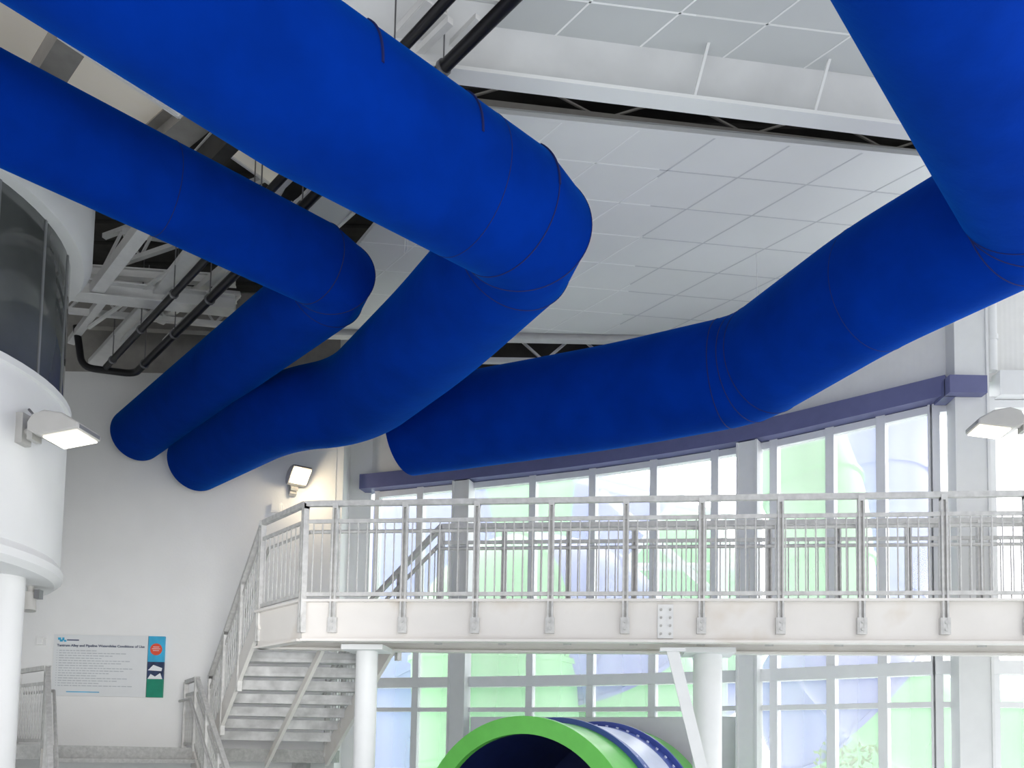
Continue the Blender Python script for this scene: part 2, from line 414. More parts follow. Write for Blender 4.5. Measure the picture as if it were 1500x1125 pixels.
def truss(label, A, B, h, n, m, r=.035):
    A = V(A); B = V(B); t = thing('roof_truss', label, 'truss', A, 'lattice trusses in the roof gaps')
    up = V((0,0,h))
    for o in (V((0,0,0)), up): MB().bar(A+o, B+o, r*2.2, r*2.2).build('chord', m, t)
    for i in range(n):
        a = A.lerp(B, i/n); b = A.lerp(B, (i+1)/n)
        MB().bar(a+(up if i % 2 else V((0,0,0))), b+(V((0,0,0)) if i % 2 else up), r, r).build('web_member', m, t)
truss('long white lattice truss in the far gap above the right duct', (-2.6, 13.0, 7.72), (2.9, 12.9, 7.72), .45, 11, M['beam'])
truss('grey lattice truss in the dark slot under the girder', P(660, 150, z=8.55), P(1400, 232, z=8.55), .35, 7, M['grey'], .02)
truss('white lattice truss behind the black pipe elbow near the curved glass', P(100, 455, z=8.1), P(350, 478, z=8.1), .5, 7, M['beam'])
truss('white lattice truss between the left ducts, partly hidden by the pipes', P(150, 395, z=8.5), P(430, 300, z=8.5), .5, 9, M['beam'], .03)
def panel(label, pts, z, m, th=.05):
    w = [P(x, y, z=z) for x, y in pts]; t = thing('ceiling_panel', label, 'ceiling panel', w[0], 'loose ceiling panels')
    MB().prism(w, (0,0,th)).build('board', M[m], t)
    k = MB(); n = len(w); 
    for i in range(n): k.bar(w[i], w[(i+1)%n], .03, .05)
    k.build('edge_frame', M['tbar'], t)
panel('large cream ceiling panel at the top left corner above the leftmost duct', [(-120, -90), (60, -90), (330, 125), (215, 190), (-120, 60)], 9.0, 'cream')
panel('long narrow pale panel coloured bright like a lit strip crossing the cream one', [(85, 52), (110, 38), (290, 140), (262, 170)], 8.3, 'tbar', .04)  # white board colour stands in for light on the strip
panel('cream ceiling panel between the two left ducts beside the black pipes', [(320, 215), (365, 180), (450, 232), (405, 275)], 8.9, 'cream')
panel('small white panel left of the main ceiling under the front duct', [(430, 300), (480, 262), (530, 300), (480, 345)], 8.2, 'ceil')
tr = [((300, 355), (222, 450), 'white cable tray beside the black pipes, the higher one'), ((215, 455), (140, 535), 'white cable tray by the pipe elbow, the lower one'), ((640, 10), (585, 70), 'white cable tray between the black pipes at the top edge')]
for p, q, lab in tr:
    A = P(*p, z=7.95); B = P(*q, z=7.95); t = thing('cable_tray', lab, 'cable tray', A, 'cable trays along the pipes')
    MB().bar(A, B, .22, .02).build('tray_base', M['beam'], t)
    d = (B-A).normalized(); s = d.cross(V((0,0,1)))
    for sg in (-1, 1): MB().bar(A+s*sg*.11+V((0,0,.03)), B+s*sg*.11+V((0,0,.03)), .015, .07).build('side_rail', M['beam'], t)
zp = 7.55
def pipe(lab, pts, r):
    t = thing('black_pipe', lab, 'pipe', pts[0], 'black pipes under the roof')
    pp, rr = fillet(pts, [r]*len(pts), [.18]*(len(pts)-2), 6) if len(pts) > 2 else (pts, [r, r])
    MB().tube(pp, rr, 14).build('pipe_run', M['black'], t, smooth=True)
    for i in range(len(pts)-1):
        L = (pts[i+1]-pts[i]).length; d = (pts[i+1]-pts[i]).normalized()
        for j in range(1, int(L/1.3)+1):
            c = pts[i]+d*j*1.3
            k = MB(); k.tube([c-d*.02, c+d*.02], r+.014, 14); k.cyl(c+V((0,0,r)), V((c.x, c.y, min(ROOF-.1, c.z+1.6))), .008, 6); k.build('hanger_clamp', M['bolt'], t, smooth=True)
pipe('long black pipe on the ceiling, the left one of the pair', [P(720, -70, z=zp), P(155, 538, z=zp)], .045)
q3 = P(197, 548, z=zp); q4 = P(120, 538, z=zp); q5 = P(112, 478, Y=q4.y)
pipe('long black pipe with a U elbow by the curved glass, right one of the pair', [P(800, -50, z=zp), q3, q4, q5], .055)
for px, py, z1, lab in ((592, 372, 7.3, 'thin wire loop hanging in front of the panels beside the central duct'), (1108, 448, 7.3, 'thin hanger wire above the long right duct')):
    q = P(px, py, z=z1); k = MB(); k.tube([V((q.x, q.y, ZC)), q+V((.01,0,.3)), q, q+V((.04,0,.05)), q+V((.03,0,.2))], .004, 6)
    tag(k.build('hanging_wire', M['beam'], loc=q), lab, 'wire')
# ------------------------------------------------------------------ ducts
def mitre_rings(pp, rr, n):
    """rings lying in the bisecting plane at each point, so straight runs stay straight"""
    N = len(pp); u = None; rings = []
    for i in range(N):
        din = (pp[i]-pp[i-1]).normalized() if i else (pp[1]-pp[0]).normalized()
        dout = (pp[i+1]-pp[i]).normalized() if i < N-1 else din
        t = (din+dout).normalized()
        w = V((0,0,1)); w = (w-din*w.dot(din)).normalized(); u = din.cross(w)
        ring = []
        for k in range(n):
            a = 2*math.pi*k/n; v = (u*math.cos(a)+w*math.sin(a))*rr[i]
            v = v-din*(v.dot(t)/din.dot(t)); ring.append(v)
        rings.append(ring)
    return rings
def duct(label, ctrl, z, cuts, segs, seams, cable=None, ext=0, zips=()):
    pts = [P(c[0], c[1], z=z) for c in ctrl]; rad = [c[2] for c in ctrl]
    pts[0] = pts[0]+(pts[0]-pts[1]).normalized()*ext
    t = thing('fabric_duct', label, 'air duct', pts[-1], 'blue fabric air ducts')
    pp0, rr0 = fillet(pts, rad, cuts, segs); J = set(fillet.joints)
    pp = []; rr = []; joints = []
    for i in range(len(pp0)):
        if i in J: joints.append(len(pp))
        pp.append(pp0[i]); rr.append(rr0[i])
        if i < len(pp0)-1:
            L = (pp0[i+1]-pp0[i]).length; k = int(L/.15)
            for j in range(1, k): pp.append(pp0[i].lerp(pp0[i+1], j/k)); rr.append(rr0[i]+(rr0[i+1]-rr0[i])*j/k)
    n = 72; rings = mitre_rings(pp, rr, n); k = MB(); vs = [pp[i]+v for i in range(len(pp)) for v in rings[i]]
    fs = [(i*n+a, i*n+(a+1)%n, (i+1)*n+(a+1)%n, (i+1)*n+a) for i in range(len(pp)-1) for a in range(n)]
    fs += [list(range(n))[::-1], [(len(pp)-1)*n+a for a in range(n)]]
    sleeve = k.add(vs, fs).build('fabric_sleeve', M['blue'], t, smooth=True, ang=24)
    def near(px, py):
        q = P(px, py, z=z); return min(range(1, len(pp)-1), key=lambda i: (pp[i]-q).length)
    for i in sorted(set(joints) | set(near(*s) for s in seams)):
        th = .006 if i in joints else .0035
        MB().tube([pp[i]+v*(1.0) for v in rings[i]], th, 6, closed=True).build('seam', M['seam'], sleeve, smooth=True)
    for px, py in zips:
        i = near(px, py); R_ = rings[i]; best = sorted(range(n), key=lambda a: -(R_[a].x*.55-R_[a].y*.3+R_[a].z*.3))[0]
        arc = [pp[i]+R_[(best+d) % n]*1.004 for d in range(-5, 6)]
        MB().tube(arc, .011, 6).build('zip_flap', M['seam'], sleeve, smooth=True)
    if cable:
        i0, i1 = sorted((near(*cable[0]), near(*cable[1])))
        top = [pp[i]+V((0,0,rr[i]+.07)) for i in range(i0, i1, 2)]
        cb = MB().tube(top, .010, 6).build('suspension_cable', M['bolt'], t)
        for j in range(0, len(top), 2):
            MB().bar(top[j], top[j]-V((0,0,.09)), .02, .03, up=(0,1,0)).build('clip', M['bolt'], cb)
    return t
duct('leftmost and thinnest blue fabric duct, bending back toward the white wall',
     [(-260, 30, .42), (0, 160, .42), (502, 405, .43), (201, 637, .43)], 6.8, [.1, .34], [0, 2], [(230, 275)], ext=2)
duct('large blue fabric duct crossing the centre, sharply bent with a wavy tail',
     [(60, -150, .56), (440, 125, .58), (787, 336, .56), (640, 484, .59), (520, 588, .585), (415, 602, .53), (287, 677, .475)], 6.3,
     [.1, .38, .5, .7, .8], [0, 2, 8, 10, 10], [(690, 268)], ((400, 610), (500, 590)), ext=4, zips=((500, 160), (640, 240), (745, 308)))
duct('broad blue fabric duct on the right, running along the curved window wall',
     [(1360, -160, .61), (1442, 50, .61), (1538, 285, .62), (1280, 422, .63), (1100, 541, .645), (900, 582, .655), (598, 630, .65)], 6.3,
     [.1, .3, .4, .3, .6], [0, 2, 8, 2, 8], [(1280, 424)], ((1000, 560), (640, 622)), ext=4)
# ------------------------------------------------------------------ walkway
N0 = P(445, 880, Y=9.9); N1 = P(1500, 880, Y=9.0); N0.z = N1.z = 0
U = (N1-N0).normalized(); VV = V((-U.y, U.x, 0)); WID = 1.0
def online(px, off=0):
    d = ray(px, 850); d = V((d.x, d.y)); a = N0+VV*off
    den = d.x*U.y-d.y*U.x; t = (a.x*U.y-a.y*U.x)/den
    return V((d.x*t, d.y*t, 0))
NE = N1+U*1.6
L1 = P(385, 770, z=4.45); L1.z = 0
L2 = P(308, 1003, Y=13.2); L2.z = 0
R1 = online(645, WID)
hd = (L2-L1).normalized(); run = (L2-L1).length; wf = R1-L1; wv = wf*.80; ZL = 1.6
Z = lambda p, z: V((p.x, p.y, z))
t = thing('walkway', 'raised white steel walkway crossing in front of the windows', 'walkway', Z(N0, ZD))
k = MB(); k.prism([Z(p, ZD-.06) for p in (N0, NE, NE+VV*WID, R1, L1)], (0,0,.05)); k.build('deck', M['fascia'], t)
def chan(k, A, B, side):
    k.bar(Z(A, ZD-.24), Z(B, ZD-.24), .02, .46)
    for z in (ZD-.015, ZD-.475): k.bar(Z(A, z)+side*.05, Z(B, z)+side*.05, .14, .028)
for A_, B2_, s_ in ((N0, NE, -VV*.2), (R1, NE+VV*WID, VV*.2), (N0, L1, V((-.1,0,0))), (L1, R1, V((0,.1,0)))):
    k = MB(); chan(k, A_, B2_, s_); k.build('fascia_beam', M['fascia'], t)
for i in range(8):
    c = N0+U*(.6+i*1.25)
    if c.x < 8: MB().bar(Z(c, ZD-.2), Z(c+VV*WID, ZD-.2), .1, .2).build('cross_beam', M['fascia'], t)
sp = online(975)
k = MB(); k.obox(Z(sp, ZD-.25)-VV*.025, U*.085, VV*.012, V((0,0,.19))); spl = k.build('splice_plate', M['beam'], t)
for i in (-1, 1):
    for j in range(4):
        c = Z(sp, ZD-.12-j*.09)+U*i*.05-VV*.035; MB().cyl(c, c-VV*.02, .014, 8).build('bolt', M['pbolt'], spl)
# railings
def post_mesh(zlow, h):
    k = MB()
    for s in (-1, 1): k.obox(V((s*.024, 0, (zlow+h)/2)), V((.010,0,0)), V((0,.034,0)), V((0,0,(h-zlow)/2)))
    k.obox(V((0, .01, (zlow+h)/2)), V((.018,0,0)), V((0,.006,0)), V((0,0,(h-zlow)/2)))
    k.obox(V((0, 0, h-.03)), V((.034,0,0)), V((0,.036,0)), V((0,0,.03)))
    if zlow < -.2:
        k.obox(V((0, .0, zlow+.08)), V((.05,0,0)), V((0,.03,0)), V((0,0,.09)))
        for z in (.04, .12): k.cyl((-.0, -.02, zlow+z), (0, -.045, zlow+z), .016, 8)
    return k
unit = {}
def railing(label, segs, grp='galvanised railings of the walkway and stairs', h=1.13, low=-.38, first_posts=None, out=None, bal=.118):
    t = thing('railing', label, 'railing', segs[0], grp)
    top = [p+V((0,0,h)) for p in segs]
    k = MB()
    for a, b in zip(top[:-1], top[1:]): k.bar(a, b, .06, .062)
    for a in top[1:-1]: k.obox(a, (.032,0,0), (0,.032,0), (0,0,.031))
    k.build('top_rail', M['galv'], t)
    for nm, zz in (('middle_rail', h-.21), ('bottom_rail', .06)):
        k = MB()
        for a, b in zip(segs[:-1], segs[1:]): k.bar(a+V((0,0,zz)), b+V((0,0,zz)), .025, .045)
        k.build(nm, M['galv'], t)
    ins = []
    for i, p in enumerate(segs):
        a = segs[max(0, i-1)]; b = segs[min(len(segs)-1, i+1)]; d = (b-a); d.z = 0; d.normalize(); s = V((-d.y, d.x, 0))*(out or 1)
        ins.append(p+s*.09+V((0,0,h-.31)))
    k = MB(); k.tube(ins, .022, 10); k.build('hand_rail', M['galv'], t, smooth=True)
    key = (low, h)
    for si, (a, b) in enumerate(zip(segs[:-1], segs[1:])):
        d = b-a; L = V((d.x, d.y, 0)).length; dn = V((d.x, d.y, 0))/L; rz = math.atan2(dn.y, dn.x)
        if si == 0 and first_posts: ts = [(V((q.x, q.y, 0))-V((a.x, a.y, 0))).dot(dn) for q in first_posts]
        else:
            n = max(1, round(L/.85)); ts = [L*j/n for j in range(n+1)]
            if si > 0: ts = ts[1:]
        for tt in ts:
            c = a+d*(tt/L)
            if key not in unit:
                o = post_mesh(low, h).build_raw('post', M['galv'], t); unit[key] = o; o.location = c-wloc(t); o.rotation_euler = (0,0,rz)
            else: inst(unit[key], 'post', t, c, rz)
        m = int(L/bal)
        for j in range(1, m):
            tt = j*L/m
            if min(abs(tt-x) for x in ts) < .035: continue
            c = a+d*(tt/L)
            if ('b', h) not in unit:
                o = MB().cyl((0,0,.06), (0,0,h-.21), .0085, 6).build_raw('baluster', M['galv'], t)
                o.location = c-wloc(t); unit[('b', h)] = o
            else: inst(unit[('b', h)], 'baluster', t, c, rz)
    return t
o_ = -VV*.045
near_posts = [online(x) for x in (491, 593, 698, 807, 916, 1027, 1142, 1260, 1381, 1503, 1628)]
railing('long galvanised railing on the near edge of the walkway, in front of the other rails', [Z(N0+o_, ZD), Z(NE+o_, ZD)], first_posts=near_posts, out=1, bal=.107)
railing('galvanised railing at the left end of the walkway running down the upper stair flight',
        [Z(N0+o_, ZD), Z(L1, ZD), Z(L2, ZL)], out=-1, bal=.11)
railing('galvanised railing on the far edge of the walkway, closest to the windows', [Z(R1, ZD), Z(NE+VV*WID, ZD)], out=-1, bal=.115)
railing('galvanised railing down the window side of the upper stair flight', [Z(R1, ZD), Z(L1+wv+hd*(run*.5), (ZD+ZL)/2), Z(L2+wv, ZL)], out=1, bal=.12, low=-.1)
A0 = P(70, 978, z=2.65); B0 = P(289, 994, z=2.65); A0.z = B0.z = ZL
Al = P(28, 984, z=2.65); Al.z = ZL
dl = 3.6; dz = -2.1
railing('galvanised handrail at the far left of the lower stair flight, under the curved room', [Al, A0, A0-hd*dl+V((0,0,dz))], h=1.05, low=-.1, bal=.10, out=1)
railing('short galvanised railing of the lower flight beside the foot of the upper flight', [B0+hd*.9, B0, B0-hd*dl+V((0,0,dz))], h=1.05, low=-.1, bal=.10, out=-1)
# upper flight
t = thing('staircase', 'upper steel stair flight with open treads seen from underneath', 'stairs', Z(L2, ZL), 'stair flights')
nr = 10
for i in range(1, nr):
    q = L1+hd*(run*i/nr); z = ZD-(ZD-ZL)*i/nr
    k = MB(); a = Z(q, z); k.prism([a-hd*.02, a+hd*(run/nr+.03), a+hd*(run/nr+.03)+wv, a-hd*.02+wv], (0,0,-.045))
    k.prism([a-hd*.0, a+hd*.03, a+hd*.03+wv, a+wv], (0,0,.09))
    k.build('tread', M['tread'], t)
for f in (0, .5, 1):
    k = MB(); a = Z(L1+wv*f, ZD-.12); b = Z(L2+wv*f, ZL-.12)
    if f == .5: a -= V((0,0,.12)); b -= V((0,0,.12))
    k.bar(a, b, .05, .28 if f != .5 else .10); k.build('stringer', M['fascia'], t)
# landing + lower flight
t = thing('stair_landing', 'grey concrete landing against the white wall between the stair flights', 'landing', Z(B0, ZL-.2))
poly = [A0+hd*.0, B0, Z(L2, ZL), Z(L2+wv*1.0, ZL), V(((L2+wv).x, BW-.01, ZL)), V((-8.9, BW-.01, ZL)), V((-8.9, A0.y+.2, ZL))]
MB().prism([p+V((0,0,-.2)) for p in poly], (0,0,.2)).build('slab', M['concrete'], t)
for x, y in ((-8.5, 13.5), (-3.4, 13.9)): MB().box((x-.12, y-.12, FLOOR), (x+.12, y+.12, ZL-.2)).build('support_post', M['concrete'], t)
t = thing('staircase', 'lower stair flight descending forward from the landing at bottom left', 'stairs', Z(A0-hd*dl, FLOOR), 'stair flights')
w2 = B0-A0; n2 = 13
for i in range(1, n2+1):
    q = A0-hd*(i*.28); z = ZL-i*.17
    k = MB(); k.prism([q+hd*.28+V((0,0,z-ZL)), q+V((0,0,z-ZL)), q+w2+V((0,0,z-ZL)), q+w2+hd*.28+V((0,0,z-ZL))], (0,0,-.06)); k.build('tread', M['concrete'], t)
for f in (0, 1):
    a = A0+w2*f-V((0,0,.16)); b = a-hd*3.9+V((0,0,-2.37)); MB().bar(a, b, .06, .26).build('stringer', M['fascia'], t)
# support columns
def rcol(px, off, r, lab):
    c = online(px, off); t = thing('round_column', lab, 'column', Z(c, FLOOR), 'round columns under the walkway')
    MB().cyl(Z(c, FLOOR), Z(c, ZD-.56), r, 28).build('shaft', M['column'], t, smooth=True)
    MB().obox(Z(c, ZD-.53), U*(r+.12), VV*(r+.1), V((0,0,.03))).build('cap_plate', M['column'], t)
    return c
rcol(541, .35, .13, 'slim round white column beneath the left end of the walkway by the stairs')
cR = rcol(1037, .5, .165, 'thicker round white column beneath the middle of the walkway')
a = P(985, 952, Y=9.42); b = P(1030, 1135, Y=9.5)
t = thing('diagonal_brace', 'flat white diagonal brace leaning beside the thicker round column', 'brace', b)
b2 = b+(b-a)*.6
MB().bar(a, b2, .13, .04, up=VV).build('brace_bar', M['column'], t)
MB().obox(a+V((0,0,.0)), U*.14, VV*.05, V((0,0,.02))).build('end_plate', M['column'], t)
# ------------------------------------------------------------------ indoor slide tube
cx = P(765, 1100, Y=10.5); C0 = V((cx.x, 10.5, 2.04-1.55)); ax = V((.54, .842, 0)).normalized(); RT = 1.58
t = thing('slide_tube', 'open mouth of a green and blue water slide tube under the walkway', 'water slide', Z(C0, FLOOR))
sec = [(0, .8, 'green'), (.8, 1.15, 'sblue'), (1.15, 1.8, 'lilac'), (1.8, 2.1, 'sblue'), (2.1, 2.7, 'green')]
for s0, s1, m in sec:
    MB().tube([C0+ax*s0, C0+ax*s1], RT-.05, 96, caps=False).build('tube_section', M[m], t, smooth=True)
def ringm(c, r0, r1, th):
    k = MB(); u = ax.cross(V((0,0,1))).normalized(); w = V((0,0,1)); n = 96; vs = []
    for s, r in ((0, r0), (0, r1), (1, r1), (1, r0)):
        for i in range(n): a = 2*math.pi*i/n; vs.append(c+ax*s*th+(u*math.cos(a)+w*math.sin(a))*r)
    fs = [(j*n+i, j*n+(i+1)%n, ((j+1)%4)*n+(i+1)%n, ((j+1)%4)*n+i) for j in range(4) for i in range(n)]
    return k.add(vs, fs)
ringm(C0-ax*.02, RT-.22, RT, .10).build('mouth_rim', M['green'], t, smooth=True)
u_ = ax.cross(V((0,0,1))).normalized()
for fs_, s in ((.83, 1.0), (2.07, 1.95)):
    fl = ringm(C0+ax*(fs_-.03), RT-.08, RT+.02, .05).build('flange', M['sblue'], t, smooth=True)
    for i in range(24):
        a = math.radians(15+i*6.2); nn = (u_*math.cos(a)+V((0,0,1))*math.sin(a)); c = C0+ax*s+nn*(RT-.05)
        MB().cyl(c, c+nn*.02, .022, 8).build('bolt', M['lilac'], fl)
MB().tube([C0+ax*.05, C0+ax*2.65], RT-.2, 60, caps=False).build('dark_sleeve', M['inner'], t, smooth=True)  # dark sleeve painting the unlit inside of the tube
MB().tube([C0+ax*2.63, C0+ax*2.68], RT-.1, 60).build('dark_end_disc', M['inner'], t)  # dark disc added so the tube looks black inside
for s in (.4, 2.2):
    c = C0+ax*s; MB().box((c.x-.9, c.y-.08, FLOOR), (c.x+.9, c.y+.08, C0.z-RT+.45)).build('cradle', M['column'], t)
# ------------------------------------------------------------------ curved room at left
sil = P(96, 700, Y=9.5); dr = V((sil.x, sil.y, 0)).normalized(); RR = 2.1
cc = V((sil.x, sil.y, 0))+V((-dr.y, dr.x, 0))*RR
mb = MB(); mb.lathe(cc, [(0, 3.36), (RR-.05, 3.36), (RR+.02, 3.42), (RR+.03, 3.5), (RR-.02, 3.58), (RR, 3.62), (RR, 5.24), (RR+.03, 5.26), (RR+.03, 5.33), (RR-.06, 5.33)], 72)
struct(mb.build('wall_curved_lower', M['turret'], smooth=True))
mb = MB(); mb.lathe(cc, [(RR-.1, 7.02), (RR+.08, 7.02), (RR+.16, 7.15), (RR+.16, 7.75), (RR-.1, 7.8), (0, 7.8)], 72); struct(mb.build('wall_curved_upper', M['turret'], smooth=True))
root = bpy.data.objects.new('window_20', None); COL.objects.link(root); root.location = (cc.x, cc.y, 5.3); struct(root)
mb = MB(); mb.lathe(cc, [(RR-.06, 5.3), (RR-.06, 7.05)], 72); mb.build('glass_pane', M['tint'], root, smooth=True)
mb = MB()
for i in range(20):
    a = 2*math.pi*i/20; q = cc+V((math.cos(a), math.sin(a), 0))*(RR-.06); mb.bar(Z(q, 5.3), Z(q, 7.05), .03, .02, up=(math.cos(a), math.sin(a), 0))
mb.build('window_frame', M['mull'], root)
q = P(2, 1000, Y=8.9)
t = thing('round_column', 'wide round white column under the curved room at the left edge', 'column', (q.x, q.y, FLOOR))
MB().cyl(Z(q, FLOOR), Z(q, 3.36), .17, 32).build('shaft', M['turret'], t, smooth=True)
# ------------------------------------------------------------------ floodlights
def flood(label, pos, rz, lens, sc=1.0, tilt=0):
    t = thing('floodlight', label, 'floodlight', pos, 'wall floodlights')
    def T(k): k.v = [V(pos)+v*sc for v in k.v]; return k
    pr = [(.17, .03), (.22, .11), (.34, .15), (.52, .12), (.70, .02), (.70, -.04), (.30, -.10), (.18, -.05)]
    k = MB(); k.prism([(x, -.19, z) for x, z in pr], (0, .38, 0)); o = T(k).build('housing', M['lamp'], t)
    b = o.modifiers.new('b', 'BEVEL'); b.width = .018*sc; b.segments = 2
    k = MB(); k.prism([(.33, -.16, -.10), (.68, -.16, -.048), (.68, -.16, -.06), (.33, -.16, -.115)], (0, .32, 0)); T(k).build('lens', M[lens], o)
    k = MB(); k.prism([(.69, -.16, -.03), (.705, -.16, -.03), (.705, -.16, .005), (.69, -.16, .005)], (0,.32,0)); T(k).build('front_trim', M['bolt'], o)
    k = MB(); k.cyl((-.05, 0, .0), (.2, 0, 0), .04, 12); k.obox((.12,0,-.01), (.03,0,0), (0,.07,0), (0,0,.08)); T(k).build('arm', M['lamp'], t)
    k = MB(); k.obox((.0, 0, .03), (.04,0,0), (0,.07,0), (0,0,.15)); T(k).build('wall_plate', M['lamp'], t)
    k = MB(); k.tube([(.03, .05, .13), (.06, .06, .2), (.0, .06, .26)], .014, 6); T(k).build('cable', M['bolt'], t)
    t.rotation_euler = (0, tilt, rz); return t
def onturret(px, py, out):
    d = ray(px, py); dd = V((d.x, d.y)); c = V((cc.x, cc.y)); A_ = dd.dot(dd); B_2 = dd.dot(c); C_ = c.dot(c)-(RR+out)**2
    tt = (B_2-math.sqrt(max(0, B_2*B_2-A_*C_)))/A_; return EYE+d*tt
q = onturret(34, 634, .03)
flood('grey floodlight on the white wall of the curved room, below the dark glass', q, -.12, 'lens', 1.0)
flood('small glowing warm floodlight high on the white back wall under the duct ends', P(428, 718, Y=14.2), math.radians(-58), 'lensw', .85, tilt=-.45)
q = P(1514, 622, Y=9.4)
flood('grey floodlight at the right edge in front of the corner column', q, math.pi-.1, 'lens', .95)
k = MB(); k.box((q.x+.04, q.y-.06, FLOOR), (q.x+.17, q.y+.06, ROOF)); k.box((q.x, q.y-.08, FLOOR), (q.x+.21, q.y+.08, FLOOR+.03))
tag(k.build('lamp_post', M['column'], loc=(q.x, q.y, FLOOR)), 'white post carrying the right floodlight beyond the image edge', 'post')
q = onturret(46, 846, -.3); q.z = 3.33; t = thing('spotlight', 'small grey cylindrical spotlight fixed beneath the curved room', 'spotlight', q)
MB().cyl(q+V((0,0,.03)), q+V((0,0,-.1)), .035, 12).build('stem', M['lamp'], t, smooth=True)
MB().cyl(q+V((-.02,0,-.05)), q+V((0,-.02,-.25)), .075, 18).build('housing', M['lamp'], t, smooth=True)
MB().obox(q+V((.09,0,-.06)), (.03,0,0), (0,.04,0), (0,0,.05)).build('bracket', M['bolt'], t)
def wbox(px, py, w, h, lab):
    q = P(px, py, Y=BW); k = MB(); k.box((q.x-w/2, BW-.08, q.z-h/2), (q.x+w/2, BW, q.z+h/2)); k.box((q.x-w/2+.02, BW-.095, q.z-h/2+.02), (q.x+w/2-.02, BW-.08, q.z+h/2-.02))
    tag(k.build('junction_box', M['wall'], loc=q), lab, 'box')
wbox(406, 745, .18, .16, 'small white box on the back wall just below the glowing floodlight')
wbox(62, 940, .12, .12, 'small square white box on the back wall left of the notice board')
# ------------------------------------------------------------------ notice board
tl = P(80, 932, Y=BW-.03); br = P(238, 1021, Y=BW-.03)
x0, x1, z1, z0 = tl.x, br.x, tl.z+.03, br.z-.01; Wd = x1-x0; Hd = z1-z0; yf = BW-.045
xs = x0+Wd*.855
t = thing('notice_board', 'wide white notice board of slide rules on the back wall', 'sign', (x0, yf, z0))
bd = MB().box((x0, yf, z0), (xs-.01, BW, z1)).build('board', M['sign'], t)
def text(s, x, z, size, m, parent, name='lettering', align='LEFT'):
    c = bpy.data.curves.new(name, 'FONT'); c.body = s; c.size = size; c.extrude = .002; c.align_x = align; c.offset = .0012
    o = bpy.data.objects.new('tmp', c); COL.objects.link(o); bpy.context.view_layer.update()
    me = bpy.data.meshes.new_from_object(o.evaluated_get(bpy.context.evaluated_depsgraph_get()))
    bpy.data.objects.remove(o); me.materials.clear(); me.materials.append(m)
    o = bpy.data.objects.new(name, me); COL.objects.link(o); o.parent = parent
    o.location = V((x, yf-.006, z))-wloc(parent); o.rotation_euler = (math.pi/2, 0, 0); 
    return o, me
o, me = text('Tantrum Alley and Pipeline Waterslides Conditions of Use', x0+.06, z1-.20, .056, M['ink'], bd)
wdt = max(v.co.x for v in me.vertices); o.scale.x = min(1.1, (xs-x0-.12)/wdt)
for (a, b, c, d) in ((.07, .05, .05, .04), (.10, .085, .05, .035), (.14, .05, .035, .05), (.17, .09, .04, .03)):
    MB().box((x0+a, yf-.004, z1-b-d), (x0+a+c, yf, z1-b)).build('emblem', M['sky'], bd)
MB().box((x0+.22, yf-.003, z1-.10), (x0+.42, yf, z1-.08)).build('emblem', M['ink'], bd)
for r_ in range(15):
    zz = z1-.26-r_*.042
    k = MB(); k.box((x0+.06, yf-.003, zz-.010), (x0+.072, yf, zz)); xx = x0+.1; end = x0+.1+(xs-x0-.2)*(.45+.5*((r_*37) % 10)/10)
    while xx < end:
        l = .03+.06*random.random(); k.box((xx, yf-.003, zz-.012), (xx+l, yf, zz+.000)); xx += l+.015
    k.build('text_line', M['inkg'], bd)
MB().box((x0+.25, yf-.003, z0+.06), (x0+.8, yf, z0+.075)).build('text_line', M['sky'], bd)
t2 = thing('notice_board', 'narrow colourful poster strip with red circle at the right of the notice board', 'sign', (xs, yf, z0))
MB().box((xs, yf, z0+Hd*.58), (x1, BW, z1)).build('sky_panel', M['sky'], t2)
MB().box((xs, yf, z0+Hd*.30), (x1, BW, z0+Hd*.58)).build('picture_panel', M['navy'], t2)
MB().box((xs, yf, z0), (x1, BW, z0+Hd*.30)).build('green_panel', M['sgreen'], t2)
cxs = (xs+x1)/2; k = MB()
k.prism([(xs+.01, yf-.003, z0+Hd*.30), (xs+.06, yf-.003, z0+Hd*.38), (cxs, yf-.003, z0+Hd*.34), (x1-.05, yf-.003, z0+Hd*.4), (x1-.01, yf-.003, z0+Hd*.30)], (0,.002,0))
k.prism([(xs+.01, yf-.003, z0+Hd*.44), (xs+.1, yf-.003, z0+Hd*.53), (x1-.02, yf-.003, z0+Hd*.48), (x1-.03, yf-.003, z0+Hd*.43)], (0,.002,0)); k.build('picture', M['snow'], t2)
rd = MB().cyl((cxs, yf-.004, z1-.22), (cxs, yf+.001, z1-.22), .10, 32).build('red_disc', M['red'], t2)
for i, wl in enumerate((.10, .14, .10)): MB().box((cxs-wl/2, yf-.007, z1-.22+.035-i*.03), (cxs+wl/2, yf-.004, z1-.22+.043-i*.03)).build('text_line', M['snow'], rd)
# ------------------------------------------------------------------ outdoors
def slide(label, pts, r, cols, nsec):
    pp = catmull(pts, 14); t = thing('outdoor_slide', label, 'water slide', Z(pp[len(pp)//2], pp[len(pp)//2].z-r), 'water slide tubes outside the windows')
    m = len(pp)-1
    for i in range(nsec):
        a = i*m//nsec; b = (i+1)*m//nsec
        o = MB().tube(pp[a:b+1], r, 32).build('tube_section', M[cols[i % len(cols)]], t, smooth=True)
        d = (pp[min(b+1, m)]-pp[b-1]).normalized()
        MB().tube([pp[b]-d*.05, pp[b]+d*.05], r+.06, 32).build('flange', M[cols[i % len(cols)]], o, smooth=True)
slide('big green and pale blue slide dome outside, behind the left half of the walkway',
      [P(740, 1230, Y=18), P(728, 1080, Y=18), P(732, 925, Y=18), P(820, 905, Y=18.6), P(890, 960, Y=19.3), P(930, 1090, Y=20)], 1.75, ['ogreen', 'ogreen', 'ogreen', 'oblue', 'oblue', 'ogreen'], 6)
